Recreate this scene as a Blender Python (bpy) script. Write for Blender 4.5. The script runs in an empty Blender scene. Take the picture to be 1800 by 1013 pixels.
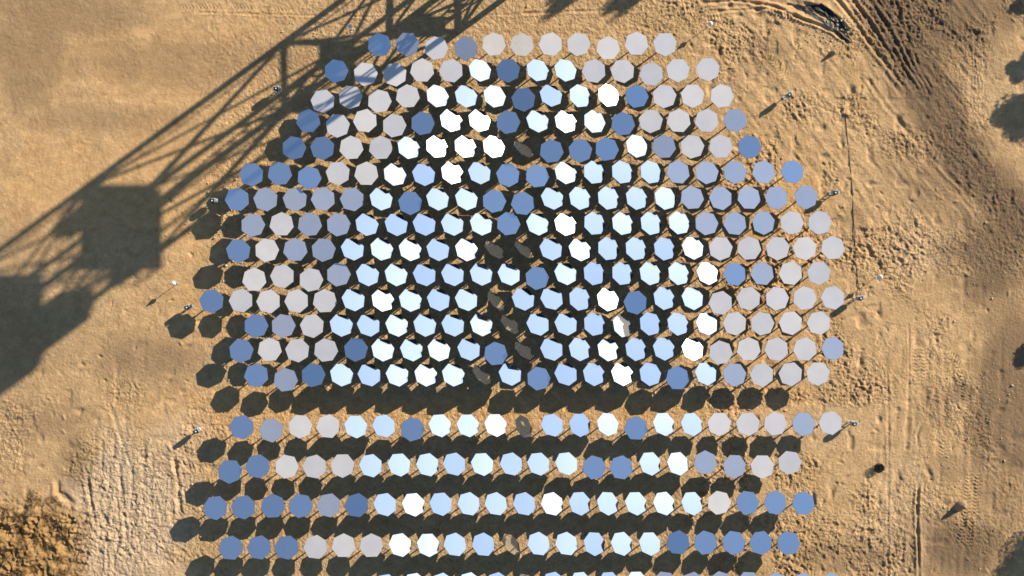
import bpy, bmesh, math, random
import numpy as np
from mathutils import Vector, Matrix, Euler
random.seed(7); rng = np.random.default_rng(7)
S = bpy.context.scene; C = S.collection
R = math.radians
K = 28.125          # ground pixels (1800 wide photo) per metre
H = 83.0            # camera height
def gx(u, v, z=0.0):            # a spot seen at photo position u, v standing z metres above the ground
    f = (H - z) / H
    return Vector(((u - 900) / K * f, (506.5 - v) / K * f, z))
SUN_EL, SUN_AZ = R(28.4), math.atan2(.807, .59)     # azimuth clockwise from +Y
SUN = Vector((math.sin(SUN_AZ) * math.cos(SUN_EL), math.cos(SUN_AZ) * math.cos(SUN_EL), math.sin(SUN_EL)))

# ---------------------------------------------------------------- materials
def mat(name):
    m = bpy.data.materials.new(name); m.use_nodes = True
    nt = m.node_tree; b = nt.nodes['Principled BSDF']; return m, nt, b
def N(nt, t, **k):
    n = nt.nodes.new(t)
    for a, v in k.items():
        if a in n.inputs: n.inputs[a].default_value = v
        else: setattr(n, a, v)
    return n
def simple(name, col, rough=.7, metal=0, var=.25, scale=12, bump=0):
    m, nt, b = mat(name)
    tc = N(nt, 'ShaderNodeTexCoord'); no = N(nt, 'ShaderNodeTexNoise'); no.inputs['Scale'].default_value = scale
    no.inputs['Detail'].default_value = 4
    nt.links.new(tc.outputs['Object'], no.inputs['Vector'])
    mx = N(nt, 'ShaderNodeMix', data_type='RGBA')
    mx.inputs[6].default_value = tuple(c * (1 - var) for c in col) + (1,)
    mx.inputs[7].default_value = tuple(min(1, c * (1 + var)) for c in col) + (1,)
    nt.links.new(no.outputs['Fac'], mx.inputs[0]); nt.links.new(mx.outputs[2], b.inputs['Base Color'])
    b.inputs['Roughness'].default_value = rough; b.inputs['Metallic'].default_value = metal
    if bump:
        bp = N(nt, 'ShaderNodeBump'); bp.inputs['Distance'].default_value = bump
        nt.links.new(no.outputs['Fac'], bp.inputs['Height']); nt.links.new(bp.outputs[0], b.inputs['Normal'])
    return m
M_galv = simple('galvanised steel', (.38, .38, .37), .5, .3)
M_dark = simple('dark painted backing', (.03, .035, .04), .7)
M_cab = simple('pale grey cabinet paint', (.34, .35, .31), .5)
M_black = simple('black plastic', (.012, .012, .013), .5)
M_white = simple('white enamel', (.6, .59, .56), .4, var=.06)
M_tower = simple('weathered tower steel', (.22, .22, .22), .6, .3)
M_conc = simple('concrete', (.4, .38, .34), .9, bump=.01)
M_bark = simple('grey brown bark', (.09, .07, .05), .9)
M_leaf = simple('olive green leaves', (.05, .07, .03), .7, scale=3, var=.5)
M_dry = simple('dry straw scrub', (.25, .15, .06), .9, scale=2.5, var=.5)
M_drydark = simple('dark dry twigs', (.05, .04, .025), .9, scale=3, var=.4)
M_dirt = simple('loose tan dirt', (.25, .165, .088), .95, scale=5, var=.12, bump=.03)
M_stone = simple('pale rubble stone', (.42, .33, .21), .9, scale=2, var=.4)
M_cable = simple('black rubber cable', (.05, .035, .03), .7)

DUST = {'clean': .025, 'light': .05, 'film': .25, 'heavy': .72}
M_mir = {}
for k, d in DUST.items():
    m, nt, b = mat(k + ' dust mirror glass')
    nt.nodes.remove(b); out = nt.nodes['Material Output']
    gl = N(nt, 'ShaderNodeBsdfGlossy'); gl.inputs['Color'].default_value = (.90, .97, 1.0, 1); gl.inputs['Roughness'].default_value = .045
    df = N(nt, 'ShaderNodeBsdfDiffuse'); df.inputs['Color'].default_value = (.48, .445, .41, 1)
    mx = N(nt, 'ShaderNodeMixShader')
    oi = N(nt, 'ShaderNodeObjectInfo'); tc = N(nt, 'ShaderNodeNewGeometry')
    no = N(nt, 'ShaderNodeTexNoise'); no.inputs['Scale'].default_value = 1.1; no.inputs['Detail'].default_value = 5
    nt.links.new(tc.outputs['Position'], no.inputs['Vector'])
    a = N(nt, 'ShaderNodeMapRange'); a.inputs[1].default_value = .25; a.inputs[2].default_value = .75
    a.inputs[3].default_value = d * .92; a.inputs[4].default_value = d * 1.07
    nt.links.new(no.outputs['Fac'], a.inputs[0])
    r2 = N(nt, 'ShaderNodeMapRange'); r2.inputs[3].default_value = -.10 * d; r2.inputs[4].default_value = .16 * d
    nt.links.new(oi.outputs['Random'], r2.inputs[0])
    ad = N(nt, 'ShaderNodeMath', operation='ADD'); nt.links.new(a.outputs[0], ad.inputs[0]); nt.links.new(r2.outputs[0], ad.inputs[1])
    nt.links.new(ad.outputs[0], mx.inputs[0]); nt.links.new(gl.outputs[0], mx.inputs[1]); nt.links.new(df.outputs[0], mx.inputs[2])
    nt.links.new(mx.outputs[0], out.inputs['Surface']); M_mir[k] = m

# ---------------------------------------------------------------- mesh helpers
def box(bm, c, s, rot=None, mi=0, bevel=0):
    r = bmesh.ops.create_cube(bm, size=1); vs = r['verts']
    bmesh.ops.scale(bm, vec=s, verts=vs)
    if rot is not None: bmesh.ops.rotate(bm, cent=(0, 0, 0), matrix=rot, verts=vs)
    bmesh.ops.translate(bm, vec=c, verts=vs)
    for v in vs:
        for f in v.link_faces: f.material_index = mi
    return vs
def rod(bm, a, b, r, seg=8, r2=None, mi=0):
    a, b = Vector(a), Vector(b); d = b - a
    if d.length < 1e-6: return
    q = d.to_track_quat('Z', 'Y').to_matrix().to_4x4(); q.translation = (a + b) / 2
    res = bmesh.ops.create_cone(bm, cap_ends=True, segments=seg, radius1=r, radius2=r if r2 is None else r2, depth=d.length, matrix=q)
    for v in res['verts']:
        for f in v.link_faces: f.material_index = mi
def bar(bm, a, b, w):           # square section member
    a, b = Vector(a), Vector(b); d = b - a
    q = d.to_track_quat('Z', 'Y').to_matrix()
    box(bm, (a + b) / 2, (w, w, d.length), q)
def mesh(name, bm, mats):
    me = bpy.data.meshes.new(name); bm.to_mesh(me); bm.free()
    for m in (mats if isinstance(mats, (list, tuple)) else [mats]): me.materials.append(m)
    return me
def link(name, me, parent=None, loc=(0, 0, 0)):
    o = bpy.data.objects.new(name, me); C.objects.link(o); o.location = loc
    if parent: o.parent = parent
    return o
def empty(name, loc): 
    o = bpy.data.objects.new(name, None); C.objects.link(o); o.location = loc; o.empty_display_size = .3; return o
def tag(o, label=None, cat=None, group=None, kind=None):
    for k, v in (('label', label), ('category', cat), ('group', group), ('kind', kind)):
        if v: o[k] = v
ORD = lambda n: f"{n}{'th' if 10 <= n % 100 <= 20 else {1:'st',2:'nd',3:'rd'}.get(n % 10,'th')}"

# ---------------------------------------------------------------- heliostat rows (photo x, y, look)
# G heavy dust, M filmed, B blue, D deep blue, L pale, W white, C cream, S sun glint, O steep, T turned
ROWS = [
"667,79,B 716,78,M 767,85,G 819,85,M 868,78,G 917.5,79,G 968,78,G 1017,78,G 1069,85,G 1119,77,G 1169,78,G",
"591,125,B 642.5,130.5,G 694,131,G 742,124,G 793,124.5,G 843.6,123.6,W 893,124,B 945,123.6,W 994,123.6,W 1044,125,G 1094.5,125,G 1145,130.5,G 1191.7,123.6,G 1244.4,122,G",
"567.5,178,G 616,171,G 667,178,G 716.7,169.5,G 769,169,W 819.4,169.4,W 869.4,169.4,W 920,175,B 968.6,168,L 1019.4,169,W 1070,168,C 1119,169.4,D 1168,169.4,G 1217.5,168.6,G 1269,169,G",
"542,213,B 593.6,221,G 642,212.5,G 693,221,G 743,217,B 793,212,S 843,212,S 893,215,B 945,213,W 994.4,214,C 1045,214,W 1095,218,B 1144,213,G 1193,212.5,G 1242.5,212.5,G 1292.5,211.7,M",
"516.7,260.5,B 566.7,260.5,B 617.5,260,G 669.4,260,G 718.6,260,C 768,258,S 818,258,S 868,258,S 920,262,O 969.4,266,B 1020,265,B 1066.7,262.5,D 1119.4,257,C 1167,258,M 1216.7,258,G 1267,258,G 1317.5,258.3,B",
"442,307,B 491.7,305.6,B 543.6,312.5,B 594,304.7,G 644,305.6,G 694,307,C 745,307,L 795,304,S 843,304,L 893,308,B 944.4,309.7,B 994.4,304,C 1044.4,303.3,W 1093.8,302.8,W 1144,302.8,W 1192,302.8,M 1242.5,303.3,M 1292,302.8,M 1342.5,302.8,M 1393,302.2,B",
"417,350.6,B 467,350.6,M 518.6,350.6,M 568,350,M 619,350.6,M 670,350,W 721,357,B 769.4,350,W 820,350,W 868.6,354,B 919,357.8,B 971,348.6,W 1019.4,348.6,W 1069.4,348.6,W 1119,348.6,W 1169.4,348.6,W 1216.7,347.8,M 1267,348.6,M 1316.7,347.8,M 1365,347.8,M 1417,346.7,M",
"444.4,396,M 495,394.4,G 544.4,395,M 595,395,M 645,395,L 696.7,395,L 746,394.4,L 795.5,394.4,L 846,394,C 893.6,393.6,B 945,394,W 994,394.4,S 1045,393,L 1094.4,393,W 1144.4,393,W 1193.8,392,W 1242,393,M 1292,393,M 1342,391.7,M 1392,391.7,G 1441,391.7,G",
"419,441,B 469,440,G 519,439.4,M 568.6,439.4,M 620,438,L 671,438,W 721,439,C 770,439,L 820,439,C 869.4,439,O 921,439,O 968.6,438,L 1019.4,439,C 1069.4,437.5,L 1118,437.5,L 1168,437.5,L 1218,436,C 1266.7,437,G 1317,436.7,G 1367,436.7,G 1414.7,436.7,G 1464,436,G",
"447,491.7,G 496.4,485.6,G 546.7,492,G 595,483,M 646.4,483,L 696.4,483,W 746.4,483,L 796,482.8,L 846,482,W 895,482,W 944,489,B 994.4,481,W 1044.4,481,L 1094,481,L 1143,481,W 1193,481,W 1244,480.6,C 1291.7,482,B 1340,481,M 1390,480.6,G 1439.4,480,G",
"372,529.4,B 423.6,528.6,G 472,530,G 521.4,529.4,G 571,529.4,G 621.4,527,L 673,527.8,C 721.4,527.8,W 771,527,L 820,526.7,L 872,529,O 920,525.8,L 970,525,L 1019,525.8,L 1068.6,526.7,C 1117,532,D 1167.5,524.4,L 1217.5,524.4,W 1266.7,532.8,G 1316,525,G 1366,525,G 1414.7,524.4,G 1464,523.6,G",
"450,573,B 498,573,M 548.6,573,G 600,571.7,L 648,571.7,L 697.8,571.7,W 747,571.7,L 796.5,571.5,L 846.4,571,C 897,570,O 945.8,570,L 995,570,L 1045,570,L 1094,573,T 1143,569.4,L 1191.7,569.4,L 1242.5,569.4,C 1291.7,569,G 1340,569,G 1390,568,G 1439.4,568,G",
"424,616.7,B 474,615,G 522.8,616,G 572.8,615.6,G 625.6,614.7,D 673,615,W 723.6,615,W 771.7,615,W 824.4,614,L 871.4,622,B 921,616,O 970,614,L 1019,614,L 1069.4,614.7,C 1118,614,L 1167,613,L 1217.7,614,C 1266.7,620,G 1316,614,G 1365,614,G 1415,614,G 1464,612.8,M",
"450.6,660,B 502,668,M 550.6,659.7,D 600.6,659,L 649.4,659,L 698.6,659,W 748.6,659,W 797,659,W 847,659,O 897,657.8,L 946.7,665.6,B 995,657.8,L 1044,657.8,L 1094,657.8,C 1143,657.8,L 1191,664.7,B 1241,657,W 1291,658.6,M 1339.4,659,G 1389.7,657.8,G 1438,657,G",
"425,751,B 477,756.6,M 527.8,749.7,G 577,749.7,G 625.6,750,L 675,749,L 725,755,B 773.6,748,W 822.8,748,W 871.4,747.4,W 921,750,P 970.8,747.4,L 1019.4,747,L 1068.6,746,W 1118,753,B 1167,745.5,W 1216,746,W 1264.4,745.5,G 1314.7,745.5,G 1363,745,G 1412.5,745.5,M 1460,743.6,G",
"404,829,B 452.8,820,B 504,820.5,G 553,820.5,G 602,818.6,G 652,818.6,L 702,817,W 752,817,W 799,816,L 848,816,W 899,815.8,L 947,815.5,L 996,815,W 1044.4,822,B 1092,822,B 1143,815,W 1192,815,W 1240,813.5,M 1291,820,M 1340,820.5,G 1388,813.5,G",
"378.6,893,B 428,892,B 479.7,890,B 528.6,889.4,B 577.8,888.5,M 627,888.5,D 677,887,L 727,887,W 775.3,886,L 824.4,885.8,W 872,885.8,L 922,885.8,L 970.8,885.8,W 1019.4,885,L 1068.6,885,W 1118,885,W 1167.5,885,W 1216.7,885,W 1264,884,G 1314,884,B 1363,884,B 1412.5,885,B",
"405.6,963.6,B 455.6,962.7,B 504,962.7,B 554.7,962,G 604,959.4,G 653,959.4,G 703.6,958,W 753,958,W 800,957.4,L 850,957.4,L 898.6,956.6,O 947,956,L 996,956,L 1045,956,L 1093,955.8,W 1142.5,955.8,W 1192,954,D 1240,954.4,B 1290,954.4,B 1337.5,954.4,B 1386,955,B",
"679,1030,L 729,1028,W 778,1028,L 826,1027,W 875,1027,L 924,1029,P 973.6,1026,L 1021,1026,W 1071,1026,L 1120,1025,W 1168,1026,M 1218,1027,M 1266.7,1026,M 1316,1026,M 1365,1028,M 1412,1028,M 1461,1028,M",
]
LOOK = {'G': 'pale grey dusty', 'M': 'grey blue filmed', 'B': 'clear blue', 'D': 'deep blue', 'L': 'pale sky-white', 'W': 'bright white',
        'C': 'cream bright', 'S': 'blazing sunlit', 'O': 'steeply tipped olive', 'P': 'tipped dark olive', 'T': 'sideways turned cream'}
def heading(az, el):
    return Vector((math.sin(az) * math.cos(el), math.cos(az) * math.cos(el), math.sin(el)))
MZ = 1.5; MR = .76
items = []
for ri, row in enumerate(ROWS):
    for ci, s in enumerate(row.split()):
        u, v, t = s.split(','); u, v = float(u), float(v)
        p = gx(u, v, MZ)
        tocam = (Vector((0, 0, H)) - p).normalized()
        jit = lambda a: R(random.uniform(-a, a))
        el0, az0 = SUN_EL, SUN_AZ
        sx = (u - 900) / 450.0
        rest = False
        if t == 'S': r = heading(az0 + R(-2.5), el0 + R(2.8))
        elif t == 'C': r = heading(az0 + R(-5 if sx < .3 else 4) + jit(2), el0 + R(3) + jit(1.5))
        elif t == 'W': r = heading(az0 + R(-6 if sx < .25 else 7) + jit(2), el0 + R(5) + jit(1.5))
        elif t == 'L': r = heading(az0 + R(-9.5 if sx < .25 else 10.5) + jit(2), el0 + R(6.5) + jit(2))
        else: r = None
        if r is not None: n = (tocam + r).normalized()
        elif t == 'O': n = heading(az0 + R(-10) + jit(8), R(27) + jit(3))
        elif t == 'P': n = heading(az0 + R(5) + jit(6), R(38) + jit(3))
        elif t == 'T': n = heading(az0 + R(8), R(51))
        elif t == 'D': n = heading(az0 + jit(30), R(82) + jit(2))
        elif t == 'B': n = heading(az0 + jit(25), R(77 if ri > 4 else 84 if u > 900 else 87.5) + jit(2))
        elif t == 'M': n = heading(az0 + jit(30), R(80 if ri > 4 else 87) + jit(2))
        else: n = heading(az0 + jit(80), R(87) + jit(2))
        if t in 'BMD' and ri <= 2 and 700 < u < 960: n = heading(az0 + math.pi, R(84))
        dust = {'G': 'heavy', 'M': 'film', 'B': 'light', 'D': 'clean', 'T': 'film'}.get(t, 'clean')
        if t in 'OP': dust = 'light'
        area = n.dot(tocam) * (0.35 if ri == 18 else 1)
        spin = R(-90 + random.uniform(-6, 6)) if t in 'GMBD' else R(90 + random.uniform(-6, 6))
        items.append(dict(ri=ri, ci=ci, p=p, n=n, t=t, dust=dust, area=area, spin=spin))
order = sorted(range(len(items)), key=lambda i: -items[i]['area'])
solo = set(order[:300])

def mirror_bm():
    bm = bmesh.new()
    th = .022; top = []; lip = []; bot = []
    for i in range(7):
        a = 2 * math.pi * i / 7
        top.append(bm.verts.new(((MR - .008) * math.cos(a), (MR - .008) * math.sin(a), 0)))
        lip.append(bm.verts.new((MR * math.cos(a), MR * math.sin(a), -.006)))
        bot.append(bm.verts.new((MR * math.cos(a), MR * math.sin(a), -th)))
    f = bm.faces.new(top); f.material_index = 0
    for i in range(7):
        j = (i + 1) % 7
        a = bm.faces.new((lip[i], lip[j], top[j], top[i])); a.material_index = 1
        b = bm.faces.new((bot[i], bot[j], lip[j], lip[i])); b.material_index = 1
    g = bm.faces.new(list(reversed(bot))); g.material_index = 1
    return bm
def frame_bm():
    bm = bmesh.new()
    for i in range(7):
        a = 2 * math.pi * i / 7
        bar(bm, (.08 * math.cos(a), .08 * math.sin(a), -.05), (.66 * math.cos(a), .66 * math.sin(a), -.036), .022)
    rod(bm, (0, 0, -.10), (0, 0, -.024), .09, 12)
    for i in range(7):
        a, b = 2 * math.pi * i / 7, 2 * math.pi * (i + 1) / 7
        bar(bm, (.40 * math.cos(a), .40 * math.sin(a), -.062), (.40 * math.cos(b), .40 * math.sin(b), -.062), .018)
    return bm
OFF = .16       # pivot sits this far behind the glass
def post_bm(h):
    bm = bmesh.new(); rod(bm, (0, 0, 0), (0, 0, h), .04, 10); rod(bm, (0, 0, 0), (0, 0, .03), .13, 12); return bm
def drive_bm():
    bm = bmesh.new()
    rod(bm, (0, 0, -.42), (0, 0, -.08), .075, 12)
    box(bm, (0, 0, 0), (.15, .20, .17))
    rod(bm, (0, -.15, .0), (0, .15, .0), .05, 10)
    box(bm, (.10, 0, -.14), (.09, .12, .16))
    return bm
PH = 1.22
me_m = {k: mesh('mirror', mirror_bm(), [M_mir[k], M_dark]) for k in DUST}
me_f = mesh('back_frame', frame_bm(), M_galv)
me_p = mesh('post', post_bm(PH), M_galv)
me_d = mesh('drive_unit', drive_bm(), M_galv)
def mrot(n, spin):
    return n.to_track_quat('Z', 'Y').to_matrix().to_4x4() @ Matrix.Rotation(spin, 4, 'Z')
proto = None
stuff = bmesh.new()
mslot = {k: i for i, k in enumerate(DUST)}
for i, it in enumerate(items):
    piv = it['p'] - it['n'] * OFF
    base = Vector((piv.x, piv.y, 0))
    rm = mrot(it['n'], it['spin'])
    # azimuth / elevation yoke heading
    yaw = math.atan2(it['n'].y, it['n'].x)
    if i in solo:
        if proto is None:
            root = empty('heliostat', base)
            mo = link('mirror_panel', me_m[it['dust']], root); fo = link('back_frame', me_f, mo)
            po = link('post', me_p, root); do = link('drive_unit', me_d, root)
            proto = (root, mo, fo, po, do)
        else:
            a, b, c, d, e = proto
            root = a.copy(); mo = b.copy(); fo = c.copy(); po = d.copy(); do = e.copy()
            for o in (root, mo, fo, po, do): C.objects.link(o)
            mo.parent = root; fo.parent = mo; po.parent = root; do.parent = root
            mo.data = me_m[it['dust']]
        root.location = base
        mo.matrix_local = Matrix.Translation(it['p'] - base) @ rm
        po.scale = (1, 1, (piv.z - .2) / PH)
        do.location = (0, 0, piv.z); do.rotation_euler = (0, 0, yaw)
        tag(root, f"{LOOK[it['t']]} seven-sided mirror on a post, {ORD(it['ci']+1)} from left in {ORD(it['ri']+1)} row from top",
            'heliostat', 'mirrors of the heliostat field')
    else:
        def add(me, M, remap):
            t = me.copy(); t.transform(M)
            n0 = len(stuff.faces); stuff.from_mesh(t); stuff.faces.ensure_lookup_table()
            for f in stuff.faces[n0:]: f.material_index = remap(f.material_index)
            bpy.data.meshes.remove(t)
        add(me_m[it['dust']], Matrix.Translation(it['p']) @ rm, lambda q: mslot[it['dust']] if q == 0 else 4)
        add(me_f, Matrix.Translation(it['p']) @ rm, lambda q: 5)
        add(me_p, Matrix.Translation(base) @ Matrix.Diagonal((1, 1, (piv.z - .2) / PH, 1)), lambda q: 5)
        add(me_d, Matrix.Translation(piv) @ Matrix.Rotation(yaw, 4, 'Z'), lambda q: 5)
so = link('more_heliostats', mesh('more_heliostats', stuff, [M_mir[k] for k in DUST] + [M_dark, M_galv]))
tag(so, 'the rest of the field: the most strongly tipped mirrors and the cut-off bottom row', 'heliostats', 'mirrors of the heliostat field', 'stuff')

# ---------------------------------------------------------------- perimeter boxes and marker posts
def cabinet(u, v, rot, label):
    h = 1.0; r = empty('control_box', gx(u, v, h) * 1.0); r.location.z = 0; r.rotation_euler.z = R(rot)
    bm = bmesh.new()
    for sx in (-1, 1): bar(bm, (sx * .14, 0, 0), (sx * .14, 0, h * .55), .045)
    bar(bm, (-.14, 0, h * .3), (.14, 0, h * .3), .04)
    box(bm, (0, 0, .015), (.42, .2, .03))
    link('stand', mesh('stand', bm, M_galv), r)
    bm = bmesh.new(); box(bm, (0, 0, h * .75), (.34, .26, .5)); bmesh.ops.bevel(bm, geom=bm.edges[:], offset=.012, segments=2, affect='EDGES')
    link('cabinet', mesh('cabinet', bm, M_cab), r)
    bm = bmesh.new(); box(bm, (0, -.02, h + .02), (.27, .215, .04)); 
    rod(bm, (0, -.14, h * .6), (0, -.14, h * .9), .05, 10)
    cp = link('cover', mesh('cover', bm, M_black), r)
    bm = bmesh.new(); rod(bm, (0, -.03, h + .025), (0, -.03, h + .07), .045, 12)
    link('antenna_cap', mesh('antenna_cap', bm, M_white), cp)
    bm = bmesh.new(); box(bm, (.235, 0, h * .8), (.07, .2, .3)); box(bm, (.19, 0, h * .8), (.05, .05, .05))
    link('side_panel', mesh('side_panel', bm, M_cab), r)
    tag(r, label, 'control box', 'control boxes round the mirror field')
cabinet(485, 155, 10, 'pale control box on a stand inside the tower shadow, left of the third mirror row')
cabinet(344, 758, 30, 'pale control box on bare sand near the lower left, left of the wide gap')
cabinet(1469, 338, -5, 'pale control box with black cover right of the seventh mirror row')
cabinet(1513, 524, 15, 'pale control box beside a thin marker post at the right edge of the field')
cabinet(1502, 745, 0, 'pale control box at the right end of the row below the wide gap')
cabinet(1387, 166, 35, 'pale control box in rough dirt at the upper right of the field')
cabinet(328, 540, 20, 'pale control box left of the first mirror in the eleventh row')
cabinet(373, 352, 0, 'pale control box in deep shade left of the seventh mirror row')
def marker(u, v, label, h=1.35):
    p = gx(u, v, h); r = empty('marker_post', (p.x, p.y, 0))
    bm = bmesh.new(); rod(bm, (0, 0, 0), (0, 0, h - .4), .018, 8); rod(bm, (0, 0, 0), (0, 0, .02), .09, 12)
    link('post', mesh('post', bm, M_galv), r)
    bm = bmesh.new(); rod(bm, (0, 0, h - .42), (0, 0, h - .30), .04, 14, .15); rod(bm, (0, 0, h - .30), (0, 0, h), .15, 14, .012)
    link('spindle_head', mesh('spindle_head', bm, M_white), r)
    tag(r, label, 'marker post', 'marker posts round the mirror field')
marker(1250, 40, 'thin white marker post with pointed head right of the top mirror row')
marker(303, 498, 'thin white marker post with pointed head on open sand left of the field')
marker(1550, 487, 'thin white marker post with pointed head on the right, above a control box')
marker(614, 44, 'thin white marker post with pointed head among the tower shadow lines at top')

# ---------------------------------------------------------------- lattice tower (its foot is just off the top edge)
TB = gx(870, -196.6); SD = 119 / K      # north-west foot, side
hl = lambda x0: (870 - x0) * .02383
LV = [0, 4.4, hl(500), hl(150), hl(150) + 5.1]
tw = empty('lattice_tower', (TB.x + SD / 2, TB.y - SD / 2, 0))
h2 = SD / 2
cor = [(-h2, h2), (h2, h2), (h2, -h2), (-h2, -h2)]
TOPZ = LV[-1]
for cx, cy in cor:
    bm = bmesh.new(); bar(bm, (cx, cy, 0), (cx, cy, TOPZ), .26); box(bm, (cx, cy, .1), (.7, .7, .22))
    link('leg', mesh('leg', bm, M_tower), tw)
for k in range(1, len(LV)):
    bm = bmesh.new(); z = LV[k]
    for i in range(4):
        a, b = cor[i], cor[(i + 1) % 4]; bar(bm, (*a, z), (*b, z), .2)
    link('ring_beam', mesh('ring_beam', bm, M_tower), tw)
for k in range(len(LV) - 1):
    bm = bmesh.new(); z0, z1 = LV[k], LV[k + 1]
    for i in range(4):
        a, b = cor[i], cor[(i + 1) % 4]
        bar(bm, (*a, z0), (*b, z1), .14); bar(bm, (*b, z0), (*a, z1), .12)
    link('brace', mesh('brace', bm, M_tower), tw)
def slab(name, cx, cy, sx, sy, z, th=.12):
    bm = bmesh.new(); box(bm, (cx, cy, z), (sx, sy, th)); return link(name, mesh(name, bm, M_tower), tw)
dk = slab('work_platform', .35, -.35, 140 / K, 140 / K, LV[3] + .17)
bm = bmesh.new(); a = 70 / K - .05
for (x0, y0), (x1, y1) in (((-a, -a), (a, -a)), ((a, -a), (a, a)), ((a, a), (-a, a)), ((-a, a), (-a, -a))):
    for zz in (.6, 1.1): bar(bm, (x0 + .35, y0 - .35, LV[3] + zz), (x1 + .35, y1 - .35, LV[3] + zz), .06)
    for q in range(4): 
        t = q / 4; bar(bm, (x0 + (x1 - x0) * t + .35, y0 + (y1 - y0) * t - .35, LV[3] + .2), (x0 + (x1 - x0) * t + .35, y0 + (y1 - y0) * t - .35, LV[3] + 1.1), .06)
link('railing', mesh('railing', bm, M_tower), tw)
slab('stair_landing', .6, .9, 1.95, 1.7, LV[2] - .35)
slab('stair_landing', 1.0, -1.2, 2.0, 1.2, 4.9)
for (a, b) in (((1.6, .9, 0), (1.6, -1.2, 4.9)), ((.2, -1.2, 4.9), (.2, .6, LV[2] - .4)), ((.3, .4, LV[2] - .3), (-.6, -1.4, LV[3]))):
    bm = bmesh.new()
    for s in (-.35, .35): bar(bm, (a[0] + s, a[1], a[2]), (b[0] + s, b[1], b[2]), .09)
    A, B = Vector(a), Vector(b)
    for q in range(16): 
        c = A.lerp(B, q / 16); box(bm, c, (.7, .22, .03))
    link('stair_flight', mesh('stair_flight', bm, M_tower), tw)
bm = bmesh.new(); z = TOPZ; box(bm, (.35, -.5, z + 2.4), (5.4, 6.0, 5.0)); bmesh.ops.bevel(bm, geom=bm.edges[:], offset=.3, segments=2, affect='EDGES')
hd = link('receiver_house', mesh('receiver_house', bm, M_cab), tw)
bm = bmesh.new(); box(bm, (.2, -4.0, z + 2.0), (2.2, .5, 2.2)); rod(bm, (.2, -4.22, z + 2), (.2, -4.27, z + 2), .8, 24)
link('aperture', mesh('aperture', bm, M_black), hd)
for sx in (-1, 1):
    bm = bmesh.new(); bar(bm, (sx * 1.9, -2.1, TOPZ - 2.6), (sx * 1.9, -3.2, TOPZ + .1), .16); link('bracket', mesh('bracket', bm, M_tower), tw)
bm = bmesh.new(); box(bm, (1.7, -2.0, LV[3] + 3.9), (1.9, 1.9, 2.2)); box(bm, (1.7, -2.0, LV[3] + 2.7), (1.2, 1.4, .5)); bmesh.ops.bevel(bm, geom=bm.edges[:], offset=.15, segments=2, affect='EDGES')
link('equipment_pod', mesh('equipment_pod', bm, M_cab), tw)
bm = bmesh.new()
for s_x in (0, .45): bar(bm, (-h2 + .4 + s_x, h2 + .12, 0), (-h2 + .4 + s_x, h2 + .12, TOPZ), .05)
for q in range(60): bar(bm, (-h2 + .4, h2 + .12, .4 + q * .37), (-h2 + .85, h2 + .12, .4 + q * .37), .035)
link('ladder', mesh('ladder', bm, M_tower), tw)
for q, (x_, y_) in enumerate(((.2, -h2 - .1), (.5, -h2 - .1), (h2 + .1, .6), (h2 + .12, .9))):
    bm = bmesh.new(); rod(bm, (x_, y_, 0), (x_ + .1, y_, TOPZ), .06); link('cable_run', mesh('cable_run', bm, M_black), tw)
bm = bmesh.new()
for q in range(9): bar(bm, (-2.0 + q * .5, -2.6, LV[3] + .2), (-2.0 + q * .5 + random.uniform(-.3, .3), -2.2, LV[3] + random.uniform(.8, 1.6)), .07)
box(bm, (-1.3, 1.0, LV[3] + .9), (1.0, .8, 1.3)); box(bm, (1.2, -2.4, LV[3] + .6), (.9, .9, .8))
link('platform_gear', mesh('platform_gear', bm, M_tower), tw)
tag(tw, 'square steel lattice tower with work platform and boxy receiver, its shadow crossing the upper left', 'tower')

# ---------------------------------------------------------------- ground: one sheet, dense where the photo looks
def perm_noise(seed):
    r = np.random.default_rng(seed); P = r.random((256, 256)).astype(np.float32)
    def f(x, y):
        xi = np.floor(x).astype(np.int64); yi = np.floor(y).astype(np.int64)
        fx = x - xi; fy = y - yi; fx = fx * fx * (3 - 2 * fx); fy = fy * fy * (3 - 2 * fy)
        xi &= 255; yi &= 255; x1 = (xi + 1) & 255; y1 = (yi + 1) & 255
        return ((P[yi, xi] * (1 - fx) + P[yi, x1] * fx) * (1 - fy) + (P[y1, xi] * (1 - fx) + P[y1, x1] * fx) * fy) * 2 - 1
    return f
nz = [perm_noise(100 + i) for i in range(12)]
dx = .05
xs = np.arange(-34, 34.01, dx); ys = np.arange(-20, 20.01, dx)
def grow(a):
    out = []; s = dx; p = a
    while p < 3000: s *= 1.35; p += s; out.append(p)
    return np.array(out)
gxr = grow(34); gyr = grow(20)
xs = np.concatenate([-gxr[::-1], xs, gxr]); ys = np.concatenate([-gyr[::-1], ys, gyr])
X, Y = np.meshgrid(xs, ys)
U = X * K + 900; V = 506.5 - Y * K
def ss(a, b, x): t = np.clip((x - a) / (b - a), 0, 1); return t * t * (3 - 2 * t)
def rot(a): c, s = math.cos(a), math.sin(a); return X * c + Y * s, -X * s + Y * c
far = 1 - ss(33, 42, np.maximum(np.abs(X), np.abs(Y) * 1.5))
big = nz[0](X * .13 + 9, Y * .13) * .6 + nz[1](X * .31, Y * .31) * .4
med = nz[2](X * .9, Y * .9); _a, _b = rot(.45); sm = nz[3](_a * 2.3, _b * 2.3); _a, _b = rot(.95); xsn = nz[4](_a * 5.1 + .4 * sm, _b * 5.1); tiny = nz[5](_a * 8.3, _b * 8.3)
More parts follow.
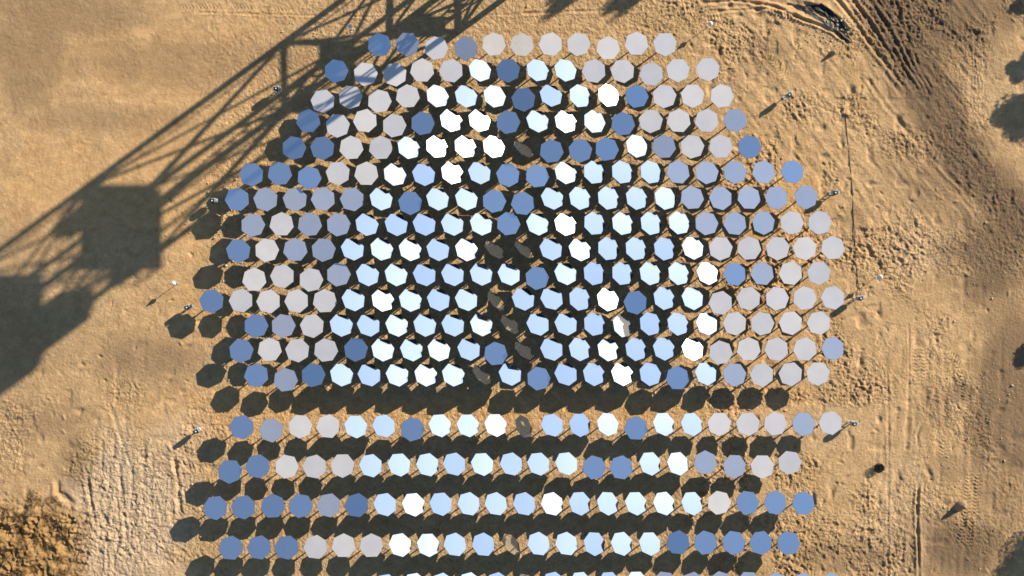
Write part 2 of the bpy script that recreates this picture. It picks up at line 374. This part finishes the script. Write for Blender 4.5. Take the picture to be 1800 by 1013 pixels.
# roughness zone: the churned earth right of and round the field; the upper left is packed smooth
wob = big * 60 + med * 18
edge = (U + .9 * V) + wob * 1.2
smooth_tl = 1 - ss(430, 640, edge)
churn = ss(1180, 1300, U + wob) * (1 - .55 * ss(1560, 1650, U + wob)) + .55 * ss(640, 720, V + wob) * (1 - ss(330, 420, U))
churn = np.clip(churn + .8 * (1 - ss(40, 100, V + wob * .5)) * ss(1050, 1200, U), 0, 1)
inside = ss(330, 400, U) * (1 - ss(1180, 1280, U + wob))
a1, b1 = rot(R(-52)); streak = nz[6](a1 * .9, b1 * 5.0); 
a2, b2 = rot(R(88)); vst = nz[7](a2 * .55, b2 * 4.2)
Z = np.zeros_like(X)
Z += .05 * big + .018 * med
aa, ab = rot(.6); ba, bb_ = rot(1.1); aa = aa + .12 * sm; ab = ab + .12 * xsn; lump = nz[9](aa * 6.7 + 3, ab * 5.9); fine = nz[10](ba * 10.3, bb_ * 9.3 + 5); lump = lump * (.6 + .8 * np.abs(med)) + .35 * fine; crisp = .12 + 1.25 * ss(-.35, .5, nz[11](X * .45, Y * .45) + .4 * med)
Z += churn * crisp * (.012 * sm + .016 * xsn + .052 * lump + .02 * tiny) + (1 - churn) * (.006 * sm + .010 * lump)
Z += smooth_tl * .003 * tiny
Z += inside * .014 * lump
pits = np.clip(nz[8](X * 1.7, Y * 1.7) - .45, 0, 1); Z -= (.16 * churn + .05) * pits * (1 - smooth_tl)
Z += .028 * streak * ss(1230, 1330, U) * (1 - ss(420, 520, V)) * (1 - ss(1700, 1760, U))
bl = ss(130, 175, U + wob * .2) * (1 - ss(230, 300, U)) * ss(730, 790, V)
Z += (.055 * np.minimum(vst, .25) + .02 * lump) * bl
br = ss(1480, 1560, U) * (1 - ss(1760, 1800, U)) * ss(560, 620, V)
Z += .028 * np.minimum(vst, .2) * br
scr = (1 - ss(100, 175, U + wob * .4)) * ss(865, 915, V + wob * .3)
Z += scr * (.17 * sm + .10 * lump)
TONE = np.zeros_like(X)
def along(pts):
    """distance to a polyline and distance along it, in photo pixels, for the window round it"""
    P = np.array(pts, float); pad = 40
    m = (U > P[:, 0].min() - pad) & (U < P[:, 0].max() + pad) & (V > P[:, 1].min() - pad) & (V < P[:, 1].max() + pad)
    u, v = U[m], V[m]; best = np.full(u.shape, 1e9); sg = np.zeros(u.shape); arc = np.zeros(u.shape); L = 0; tot = sum(math.dist(P[i], P[i + 1]) for i in range(len(P) - 1))
    for i in range(len(P) - 1):
        a, b = P[i], P[i + 1]; d = b - a; l = np.hypot(*d)
        t = np.clip(((u - a[0]) * d[0] + (v - a[1]) * d[1]) / l ** 2, 0, 1)
        ex, ey = u - a[0] - t * d[0], v - a[1] - t * d[1]; dd = np.hypot(ex, ey); k = dd < best
        best[k] = dd[k]; sg[k] = (ex * d[1] - ey * d[0])[k] / l; arc[k] = (L + t * l)[k]; L += l
    fade = ss(0, 25, arc) * ss(0, 25, tot - arc)
    return m, best, sg, arc, fade
def rut(pts, w, depth, ridge=.5, wav=3):
    m, d, s, a, f = along(pts)
    s = np.abs(s + wav * med[m]) if False else np.hypot(d, 0) 
    d2 = d + wav * .5 * sm[m]
    q = (-depth * np.exp(-(d2 / w) ** 2) + ridge * depth * np.exp(-((d2 - 2 * w) / w) ** 2)) * f * (.75 + .4 * med[m])
    Z[m] += q
def tread(pts, w, depth, per=7, slant=.6):
    m, d, s, a, f = along(pts)
    q = np.where(d < w, 1.0, 0) * np.clip(np.sin((a + np.abs(s) * slant) * 2 * math.pi / per) * 1.6, -1, 1) * depth * f * ss(-.5, .1, med[m])
    Z[m] += q - .012 * np.exp(-(d / w) ** 4) * f
# curving wheel ruts, upper right
for off, wd, dp in ((0, 3.2, .09), (14, 3, .07), (27, 3.6, .11), (40, 2.6, .08), (56, 2.5, .07), (70, 2.2, .05), (86, 2, .04)):
    rut([(1415 + off, -60), (1468 + off, -5), (1505 + off * .93, 42), (1535 + off * .8, 85), (1562 + off * .62, 118), (1600 + off * .5, 165)], wd, dp, .7, .8)
rut([(1330, 2), (1392, 5), (1440, 20), (1468, 42), (1494, 74)], 8, .10, .9, 3); rut([(1400, 4), (1445, 14), (1474, 34), (1500, 68)], 3, .06, 1.8, 3)
rut([(1350, 8), (1400, 30), (1440, 45), (1476, 62), (1496, 82)], 2.2, .12, 1.0, 4)
rut([(1220, 6), (1290, 2), (1340, 8), (1400, 22)], 2.4, .10, .9, 4)
rut([(1230, 22), (1300, 18), (1352, 16), (1405, 34)], 2.2, .07, .9, 4)
tread([(1340, 20), (1400, 38), (1450, 62), (1500, 96)], 9, .022, 6)
tread([(1290, 60), (1350, 100), (1400, 150)], 9, .016, 6)
tread([(300, 14), (420, 14), (520, 20), (640, 24), (760, 20)], 5, .022, 6, 1); rut([(340, 22), (470, 25), (640, 30), (900, 26), (1060, 20)], 1.6, .035)
tread([(1180, 20), (1260, 34), (1340, 70)], 8, .02, 6)
rut([(906, 24), (1000, 20), (1080, 17)], 1.8, .05)
for x in (1608, 1622): tread([(x, 560), (x + 3, 640), (x, 700)], 6, .018, 6)
for x in (1700, 1716): tread([(x, 690), (x + 8, 780), (x - 2, 900), (x - 20, 980)], 6, .028, 6)
tread([(1660, 610), (1690, 650), (1700, 720)], 7, .022, 6); tread([(1660, 690), (1662, 760), (1650, 840)], 7, .02, 6)
rut([(1615, 845), (1612, 900), (1614, 960), (1616, 1040)], 2.2, .10, .9, 1.5)
rut([(1597, 560), (1598, 650), (1597, 730)], 1.6, .035); rut([(1560, 640), (1562, 800), (1560, 1040)], 2, .03); rut([(1523, 820), (1525, 900), (1530, 1030)], 2, .035)
rut([(1622, 740), (1612, 765), (1614, 790)], 2.4, .09); rut([(1625, 815), (1635, 835), (1640, 850)], 4, .15)
rut([(1625, 588), (1635, 608)], 4, .14); rut([(1650, 640), (1668, 652)], 4, .13); rut([(1680, 663), (1690, 655)], 3.5, .12); rut([(1740, 620), (1743, 640)], 3, .10)
rut([(1672, 860), (1680, 885)], 3, .1); rut([(1616, 655), (1638, 660)], 3, .1)
rut([(304, 795), (312, 840), (314, 880), (318, 915)], 3.2, .13, .5, 5)
rut([(101, 835), (102, 865), (118, 878), (140, 893)], 5, .2, .5, 5); rut([(150, 820), (158, 870), (166, 930)], 3, .09); rut([(205, 795), (212, 850), (222, 960)], 3, .08); rut([(186, 860), (187, 960), (190, 1040)], 3, .06)
rut([(47, 850), (49, 880)], 4, .12); rut([(190, 700), (215, 780), (240, 850)], 3, .05)
rut([(1312, 80), (1330, 130), (1300, 160)], 4, .05); rut([(1283, 90), (1290, 110)], 5, .12); rut([(1520, 130), (1560, 190), (1620, 260), (1700, 340)], 3, .05, .8)
for q in range(9): rut([(1560 + 9 * q, 40 + 8 * q), (1620 + 9 * q, 120 + 6 * q), (1700 + 7 * q, 230 + 6 * q)], 1.6, .022, .7, 3)
for q in range(6): rut([(1700 + 4 * q, 40), (1706 + 5 * q, 110), (1704 + 5 * q, 190)], 2, .03, .7, 5)
# round-edged disturbed patches: scuffed footprints
for q in range(1000):
    u0 = random.choice([random.uniform(1180, 1800), random.uniform(1250, 1560), random.uniform(0, 420), random.uniform(400, 1400)]); v0 = random.uniform(0, 1013)
    if u0 + .9 * v0 < 600: continue
    r0 = random.uniform(2.5, 6); i0 = np.searchsorted(xs, (u0 - 900) / K); j0 = np.searchsorted(ys, (506.5 - v0) / K); s = slice(max(0, j0 - 9), j0 + 10), slice(max(0, i0 - 9), i0 + 10)
    an = random.uniform(0, 3.14); du = U[s] - u0; dv = V[s] - v0; e = ((du * math.cos(an) + dv * math.sin(an)) / r0) ** 2 + ((-du * math.sin(an) + dv * math.cos(an)) / (r0 * .5)) ** 2
    Z[s] += random.choice([-1, -1, 1]) * random.uniform(.02, .075) * np.exp(-e * np.sqrt(np.abs(e) + .01))
Z *= far
# soil kinds: packed orange, pale sand, grey brown humus, rusty
grey = np.zeros_like(X)
m, d, s_, a_, f_ = along([(1500, -200), (1560, 0), (1610, 110), (1660, 220), (1720, 320), (1780, 420), (1860, 520)])
def soft(cond): return np.clip(cond, 0, 1)
m2 = ss(1540, 1640, U + wob) * (1 - ss(1700, 1800, U)) * (1 - ss(60, 160, V + wob)); grey = np.maximum(grey, m2 * .9)
P = [(1545, -60), (1575, 40), (1620, 130), (1665, 220), (1715, 300), (1790, 390), (1900, 470)]
dist = np.full(U.shape, 1e9)
for i in range(len(P) - 1):
    (ax, ay), (bx, by) = P[i], P[i + 1]; l2 = (bx - ax) ** 2 + (by - ay) ** 2; t = np.clip(((U - ax) * (bx - ax) + (V - ay) * (by - ay)) / l2, 0, 1)
    dist = np.minimum(dist, np.hypot(U - ax - t * (bx - ax), V - ay - t * (by - ay)))
grey = np.maximum(grey, (1 - ss(22, 75, dist + wob * .3 + sm * 6)) * 1.0)
def blob(u, v, rx, ry, s=1.): 
    return s * (1 - ss(.45, 1.2, np.hypot((U - u) / rx, (V - v) / ry) + big * .35 + med * .18 + sm * .06))
for b in ((1750, 430, 110, 120, .9), (1755, 850, 60, 150, .5), (1765, 560, 50, 120, .5), (1680, 480, 50, 60, .35), (1640, 720, 40, 50, .35), (1580, 290, 40, 60, .3), (1290, 150, 30, 40, .3), (1500, 400, 25, 50, .25), (1670, 820, 50, 30, .4), (1650, 330, 60, 50, .5), (1770, 700, 75, 180, .8), (1680, 30, 120, 60, .8), (1560, 20, 60, 50, .3), (1700, 960, 90, 75, .9), (1620, 955, 60, 60, .4), (1690, 690, 40, 25, .7), (1345, 90, 60, 45, .35), (70, 600, 130, 110, .2),
          (260, 640, 130, 70, .55), (90, 740, 110, 60, .4), (130, 800, 50, 70, .5), (300, 110, 260, 50, .4), (180, 210, 200, 35, .35), (120, 20, 180, 50, .5), (50, 90, 80, 130, .5), (480, 1040, 60, 30, .3), (1480, 980, 120, 30, .5), (40, 420, 70, 60, .2)):
    grey = np.maximum(grey, blob(*b))
pale = np.maximum.reduce([blob(230, 890, 120, 210, 1.), blob(300, 800, 90, 120, .5), blob(1590, 880, 60, 150, .25), blob(1610, 450, 70, 60, .3), blob(1400, 740, 140, 50, .2), blob(1740, 150, 60, 80, .2)])
warm = np.maximum.reduce([blob(330, 330, 200, 220, .55), blob(450, 720, 330, 60, .5), blob(900, 725, 520, 35, .7), blob(1350, 470, 90, 250, .5), blob(120, 330, 150, 150, .5), blob(400, 560, 120, 60, .5), blob(1360, 700, 90, 30, .7), blob(300, 130, 250, 130, .3)])
yel = scr
ny, nx = X.shape
co = np.empty((ny * nx, 3), np.float32); co[:, 0] = X.ravel(); co[:, 1] = Y.ravel(); co[:, 2] = Z.ravel()
idx = np.arange(ny * nx).reshape(ny, nx)
q = np.stack([idx[:-1, :-1], idx[:-1, 1:], idx[1:, 1:], idx[1:, :-1]], -1).reshape(-1, 4)
me = bpy.data.meshes.new('ground'); me.vertices.add(len(co)); me.vertices.foreach_set('co', co.ravel())
me.loops.add(q.size); me.loops.foreach_set('vertex_index', q.ravel().astype(np.int32))
me.polygons.add(len(q)); me.polygons.foreach_set('loop_start', np.arange(0, q.size, 4, dtype=np.int32)); 
me.polygons.foreach_set('use_smooth', np.ones(len(q), bool)); me.update()
at = me.attributes.new('soil', 'FLOAT_COLOR', 'POINT')
grey = grey * (.3 + .7 * far); pale = pale * far; yel = yel * far; cc = np.zeros((ny * nx, 4), np.float32); cc[:, 0] = grey.ravel(); cc[:, 1] = pale.ravel(); cc[:, 2] = warm.ravel(); cc[:, 3] = 1; at.data.foreach_set('color', cc.ravel())
at = me.attributes.new('churned', 'FLOAT', 'POINT'); at.data.foreach_set('value', (.25 + .75 * np.clip(churn * crisp + inside * .5 + bl, 0, 1)).ravel().astype(np.float32) * (1 - .75 * smooth_tl).ravel().astype(np.float32))
at = me.attributes.new('scrub', 'FLOAT', 'POINT'); at.data.foreach_set('value', yel.ravel().astype(np.float32))
def zat(x, y):
    i = int(np.clip(np.searchsorted(xs, x), 1, len(xs) - 1)); j = int(np.clip(np.searchsorted(ys, y), 1, len(ys) - 1)); return float(Z[j, i])
m, nt, b = mat('desert soil')
b.inputs['Roughness'].default_value = .95; b.inputs['Specular IOR Level'].default_value = .1
A = N(nt, 'ShaderNodeAttribute', attribute_name='soil'); A2 = N(nt, 'ShaderNodeAttribute', attribute_name='scrub')
sp = N(nt, 'ShaderNodeSeparateColor'); nt.links.new(A.outputs['Color'], sp.inputs[0])
geo = N(nt, 'ShaderNodeNewGeometry')
def noise(sc, det=5, rough=.6):
    n = N(nt, 'ShaderNodeTexNoise'); n.inputs['Scale'].default_value = sc; n.inputs['Detail'].default_value = det; n.inputs['Roughness'].default_value = rough
    nt.links.new(geo.outputs['Position'], n.inputs['Vector']); return n
def mixc(fac, a, bcol):
    x = N(nt, 'ShaderNodeMix', data_type='RGBA')
    if hasattr(fac, 'links') or not isinstance(fac, float): nt.links.new(fac, x.inputs[0])
    else: x.inputs[0].default_value = fac
    for s, v in ((6, a), (7, bcol)):
        if isinstance(v, tuple): x.inputs[s].default_value = v + (1,)
        else: nt.links.new(v, x.inputs[s])
    return x.outputs[2]
def rng_(src, lo, hi, o0=0., o1=1.):
    r = N(nt, 'ShaderNodeMapRange'); r.inputs[1].default_value = lo; r.inputs[2].default_value = hi; r.inputs[3].default_value = o0; r.inputs[4].default_value = o1; nt.links.new(src, r.inputs[0]); return r.outputs[0]
n1 = noise(.25, 6); n2 = noise(1.6, 6, .7); n3 = noise(9, 5, .7); n4 = noise(3.2, 4, .6)
base = mixc(rng_(n1.outputs['Fac'], .3, .7), (.40, .258, .123), (.47, .308, .158))
base = mixc(sp.outputs[2], base, (.51, .30, .125))
base = mixc(sp.outputs[1], base, (.50, .362, .225))
g2 = N(nt, 'ShaderNodeMath', operation='MULTIPLY'); nt.links.new(sp.outputs[0], g2.inputs[0]); nt.links.new(rng_(n2.outputs['Fac'], .3, .55, .6, 1.0), g2.inputs[1])
base = mixc(g2.outputs[0], base, (.135, .09, .054))
base = mixc(A2.outputs['Fac'], base, (.30, .18, .07))
sh = mixc(rng_(n2.outputs['Fac'], .35, .75), (.72, .69, .66), (1.14, 1.12, 1.08))
x = N(nt, 'ShaderNodeMix', data_type='RGBA', blend_type='MULTIPLY'); x.inputs[0].default_value = 1.; nt.links.new(base, x.inputs[6]); nt.links.new(sh, x.inputs[7])
sh2 = mixc(rng_(n3.outputs['Fac'], .3, .7), (.86, .85, .83), (1.1, 1.1, 1.1))
y = N(nt, 'ShaderNodeMix', data_type='RGBA', blend_type='MULTIPLY'); y.inputs[0].default_value = 1.; nt.links.new(x.outputs[2], y.inputs[6]); nt.links.new(sh2, y.inputs[7])
nt.links.new(y.outputs[2], b.inputs['Base Color'])
AC = N(nt, 'ShaderNodeAttribute', attribute_name='churned')
n5 = noise(5.5, 3, .55); n6 = noise(13, 3, .6)
vo = N(nt, 'ShaderNodeTexVoronoi'); vo.inputs['Scale'].default_value = 5.5; nt.links.new(geo.outputs['Position'], vo.inputs['Vector'])
def bump(h, dist, strength, prev=None):
    q = N(nt, 'ShaderNodeBump'); q.inputs['Distance'].default_value = dist
    nt.links.new(h, q.inputs['Height'])
    if isinstance(strength, float): q.inputs['Strength'].default_value = strength
    else: nt.links.new(strength, q.inputs['Strength'])
    if prev is not None: nt.links.new(prev, q.inputs['Normal'])
    return q.outputs[0]
o1 = bump(n3.outputs['Fac'], .04, .8)
o2 = bump(n6.outputs['Fac'], .07, AC.outputs['Fac'], o1)
o3 = bump(n5.outputs['Fac'], .13, AC.outputs['Fac'], o2)
o4 = bump(vo.outputs['Distance'], .025, AC.outputs['Fac'], o3)
nt.links.new(o4, b.inputs['Normal'])
me.materials.append(m)
g = link('ground', me); tag(g, 'bare tan desert ground with wheel ruts and scuffed dirt', 'ground', kind='structure')

# ---------------------------------------------------------------- rubble, scrub, shrubs, added shadow-casting mounds, cable
bm = bmesh.new()
zones = [((395, 395), (60, 30), 60), ((420, 480), (60, 60), 120), ((470, 560), (70, 50), 120), ((430, 640), (40, 40), 60), ((1475, 42), (26, 18), 60), ((390, 350), (40, 40), 80), ((560, 60), (60, 30), 40), ((1450, 60), (45, 25), 90), ((880, 770), (500, 14), 130), ((1300, 470), (200, 300), 160), ((560, 900), (250, 80), 90), ((1700, 700), (90, 250), 130), ((230, 900), (80, 90), 60), ((1350, 820), (100, 180), 120)]
for (u0, v0), (su, sv), n in zones:
    for _ in range(n):
        u = random.gauss(u0, su * .5); v = random.gauss(v0, sv * .5); x_, y_ = (u - 900) / K, (506.5 - v) / K
        s = random.uniform(.025, .07) * (1.5 if random.random() < .12 else 1)
        mm = Matrix.Translation((x_, y_, zat(x_, y_) + s * .3)) @ Euler((random.random() * 6, random.random() * 6, random.random() * 6)).to_matrix().to_4x4() @ Matrix.Diagonal((s, s * random.uniform(.6, 1), s * random.uniform(.5, .9), 1))
        bmesh.ops.create_icosphere(bm, subdivisions=1, radius=1, matrix=mm)
o = link('loose_rubble', mesh('loose_rubble', bm, M_stone)); tag(o, 'pale loose stones and clods scattered over the dirt', 'rubble', kind='stuff')
def leaf_cloud(pts, size, flat=.0):
    n = len(pts); co = np.empty((n * 4, 3), np.float32)
    for i, p in enumerate(pts):
        a = Vector((random.gauss(0, 1), random.gauss(0, 1), random.gauss(0, 1))).normalized(); bb = a.orthogonal().normalized(); s = size * random.uniform(.6, 1.3)
        a = a * s; bb = bb * s * .45
        for k, w in enumerate((-a, bb, a, -bb)): co[i * 4 + k] = Vector(p) + w
    me = bpy.data.meshes.new('leaves'); me.from_pydata([tuple(c) for c in co], [], [(4 * i, 4 * i + 1, 4 * i + 2, 4 * i + 3) for i in range(n)]); return me
pts = []
for _ in range(95):
    u = random.uniform(-10, 165); v = random.uniform(865, 1025)
    if u > 110 and v < 905 or u > 130 and random.random() < .5: continue
    x_, y_ = (u - 900) / K, (506.5 - v) / K; rr = random.uniform(.15, .42); hh = random.uniform(.1, .38)
    for _ in range(int(90 * rr / .3)):
        d = Vector((random.gauss(0, 1), random.gauss(0, 1), abs(random.gauss(0, 1)))).normalized() * random.random() ** .4
        pts.append((x_ + d.x * rr, y_ + d.y * rr, zat(x_, y_) + d.z * hh))
me = leaf_cloud(pts, .055); me.materials.append(M_dry); o = link('dry_scrub', me); tag(o, 'straw coloured dry scrub and clods in the bottom left corner', 'dry scrub', kind='stuff')
p0 = gx(1543, 822); r = empty('dark_shrub', p0)
pp = []
for _ in range(900):
    d = Vector((random.gauss(0, 1), random.gauss(0, 1), random.gauss(0, 1))).normalized() * random.random() ** .4; pp.append((d.x * .36, d.y * .30, .26 + d.z * .26))
me = leaf_cloud(pp, .05); me.materials.append(M_drydark); link('twigs', me, r)
bm = bmesh.new(); rod(bm, (0, 0, 0), (0, 0, .2), .03); link('stem', mesh('stem', bm, M_bark), r)
tag(r, 'small round dark shrub alone on the sand at the lower right', 'shrub')
def mound(u, v, w, h, an, label):  # mounds added on bare sand only to cast the two soft dark shadows
    p = gx(u, v, h * .6); p.z = 0; bm = bmesh.new()
    bmesh.ops.create_icosphere(bm, subdivisions=4, radius=1)
    from mathutils import noise as mn
    for vv in bm.verts:
        k = 1 + .18 * mn.noise(vv.co * 1.7) + .05 * mn.noise(vv.co * 6)
        zz = max(0, vv.co.z); fl = 1 + .5 * (1 - zz) ** 3; vv.co = Vector((vv.co.x * w * 1.1 * k * fl, vv.co.y * w * .75 * k * fl, zz ** 1.5 * h * (1 + .1 * mn.noise(vv.co * 5)) - .03))
    for f in bm.faces: f.smooth = True
    o = link('shadow_mound', mesh('shadow_mound', bm, M_dirt), loc=p); o.rotation_euler.z = an; tag(o, label, 'dirt mound', 'mounds added for their shadows')
mound(1694, 891, .30, .85, .6, 'steep tan mound added to cast the long shadow among tyre tracks at the lower right')
mound(1466, 92, .20, .5, .6, 'small tan mound added for the short shadow below the curving ruts at the top right')
# black plastic sheet lying in the ditch at the top right
poly = [(1384, 4), (1415, 10), (1444, 8), (1462, 20), (1478, 38), (1490, 56), (1498, 76), (1488, 74), (1468, 56), (1445, 40), (1420, 24), (1398, 14)]
bm = bmesh.new(); cx_, cy_ = 1448, 32
from mathutils import noise as mn
vs = []
for i, (u, v) in enumerate(poly): 
    for k in range(5):
        t = k / 5; u2, v2 = poly[(i + 1) % len(poly)]; uu = u + (u2 - u) * t; vv_ = v + (v2 - v) * t; q = mn.noise(Vector((uu * .2, vv_ * .2, 0))) * 3.0
        vs.append(((uu + q - 900) / K, (506.5 - vv_ - q) / K))
rings = []
for w_ in (1, .8, .6, .4, .2):
    ring = []
    for (x_, y_) in vs:
        c_x, c_y = ((1384 + ((x_ * K + 900) - 1384)) - 900) / K, 0
        px_ = x_ * K + 900; midv = np.interp(px_, [1384, 1420, 1455, 1498], [8, 17, 34, 75]); my = (506.5 - midv) / K
        yy = my + (y_ - my) * w_; ring.append(bm.verts.new((x_, yy, zat(x_, yy) + .03 + .05 * abs(mn.noise(Vector((x_ * 3, yy * 3, 1)))))))
    rings.append(ring)
for a_, b_ in zip(rings, rings[1:]):
    for i in range(len(a_)): bm.faces.new((a_[i], a_[(i + 1) % len(a_)], b_[(i + 1) % len(a_)], b_[i]))
bmesh.ops.solidify(bm, geom=bm.faces[:], thickness=.012)
o = link('plastic_sheet', mesh('plastic_sheet', bm, M_black)); tag(o, 'crumpled black plastic sheet lying along the ditch at the top right', 'plastic sheet')
cu = bpy.data.curves.new('cable', 'CURVE'); cu.dimensions = '3D'; cu.bevel_depth = .022; s_ = cu.splines.new('NURBS')
cp = [(1484, 172), (1488, 230), (1494, 285), (1499, 335), (1500, 380), (1503, 430), (1504, 470), (1510, 505), (1513, 522)]
s_.points.add(len(cp) - 1)
for i, (u, v) in enumerate(cp): x_, y_ = (u - 900) / K, (506.5 - v) / K; s_.points[i].co = (x_, y_, zat(x_, y_) + .015, 1)
s_.use_endpoint_u = True; cu.materials.append(M_cable); o = bpy.data.objects.new('ground_cable', cu); C.objects.link(o)
dg = bpy.context.evaluated_depsgraph_get(); me = bpy.data.meshes.new_from_object(o.evaluated_get(dg)); bpy.data.objects.remove(o)
o = link('ground_cable', me); tag(o, 'thin dark cable lying on the sand right of the mirror field', 'cable')

# ---------------------------------------------------------------- trees just outside the frame that throw shadows into it
def tree(sh_u, sh_v, zc, rad, rz, n, label, leaf=.13):
    L = zc / math.tan(SUN_EL); c = gx(sh_u, sh_v) + Vector((SUN.x, SUN.y, 0)).normalized() * L
    c.z = 0; r = empty('tree', c)
    bm = bmesh.new(); rod(bm, (0, 0, 0), (.05, 0, zc), .16, 10, .05); tips = []
    for k in range(8):
        a = k * 2.4 + random.random(); z0 = zc - rz * random.uniform(.2, .8); e = Vector((math.cos(a) * rad * .7, math.sin(a) * rad * .7, z0 + rad * random.uniform(.2, .7)))
        rod(bm, (0, 0, max(.5, z0 - .4)), e, .06, 6, .02)
    link('trunk', mesh('trunk', bm, M_bark), r)
    cl = [(Vector((random.gauss(0, 1), random.gauss(0, 1), random.gauss(0, 1))).normalized() * random.uniform(.35, .85), random.uniform(.22, .42)) for _ in range(26)]
    pp = []
    for _ in range(n):
        cc_, s = random.choice(cl); d = Vector((random.gauss(0, 1), random.gauss(0, 1), random.gauss(0, 1))).normalized() * random.random() ** .4 * s
        d = cc_ + d; pp.append((d.x * rad, d.y * rad, zc + d.z * rz))
    me = leaf_cloud(pp, leaf); me.materials.append(M_leaf); link('crown', me, r)
    tag(r, label, 'tree', 'trees outside the frame whose shadows reach in')
tree(1808, 200, 3.4, 1.75, 1.3, 11440, 'bushy tree beyond the right edge, casting the large shadow at the upper right')
tree(1803, 112, 3.4, .8, .8, 4840, 'small tree beyond the right edge, casting the smaller upper right shadow')
tree(1812, 615, 2.6, .85, .8, 4840, 'small tree beyond the middle of the right edge')
tree(1846, 985, 4.0, 2.8, 2.0, 18700, 'broad tree beyond the lower right corner')
tree(1806, 2, 3, .6, .6, 3300, 'small tree beyond the top right corner')
tree(1118, -12, 6.5, .75, 1.9, 5500, 'slim tree beyond the top edge, farther right', .11)
tree(1003, -12, 6.0, .7, 1.7, 5280, 'slim tree beyond the top edge, nearer the tower', .11)

# ---------------------------------------------------------------- light, sky, camera
w = bpy.data.worlds.new('World'); S.world = w; w.use_nodes = True; nt = w.node_tree
bg = nt.nodes['Background']; sky = nt.nodes.new('ShaderNodeTexSky'); sky.sky_type = 'NISHITA'; sky.sun_disc = False
sky.sun_elevation = SUN_EL; sky.sun_rotation = SUN_AZ; sky.altitude = 700; sky.air_density = 1.2; sky.dust_density = .5; sky.ozone_density = 3.8
nt.links.new(sky.outputs[0], bg.inputs[0]); bg.inputs[1].default_value = .082
ld = bpy.data.lights.new('sun', 'SUN'); ld.energy = 5.0; ld.angle = R(.53); ld.color = (1, .93, .82)
lo = bpy.data.objects.new('sun', ld); C.objects.link(lo); lo.rotation_euler = SUN.to_track_quat('Z', 'Y').to_euler()
cd = bpy.data.cameras.new('camera'); cam = bpy.data.objects.new('camera', cd); C.objects.link(cam); cam.location = (0, 0, H)
cd.sensor_width = 36; cd.lens = 36 * H / 64.0; cd.clip_end = 20000; cd.clip_start = .5; S.camera = cam
S.view_settings.view_transform = 'Standard'; S.view_settings.look = 'None'; S.view_settings.exposure = .95; S.view_settings.gamma = 1
S.cycles.pixel_filter_type = 'BLACKMAN_HARRIS'; S.cycles.filter_width = 1.55; S.cycles.max_bounces = 8; S.cycles.caustics_reflective = False; S.cycles.caustics_refractive = False
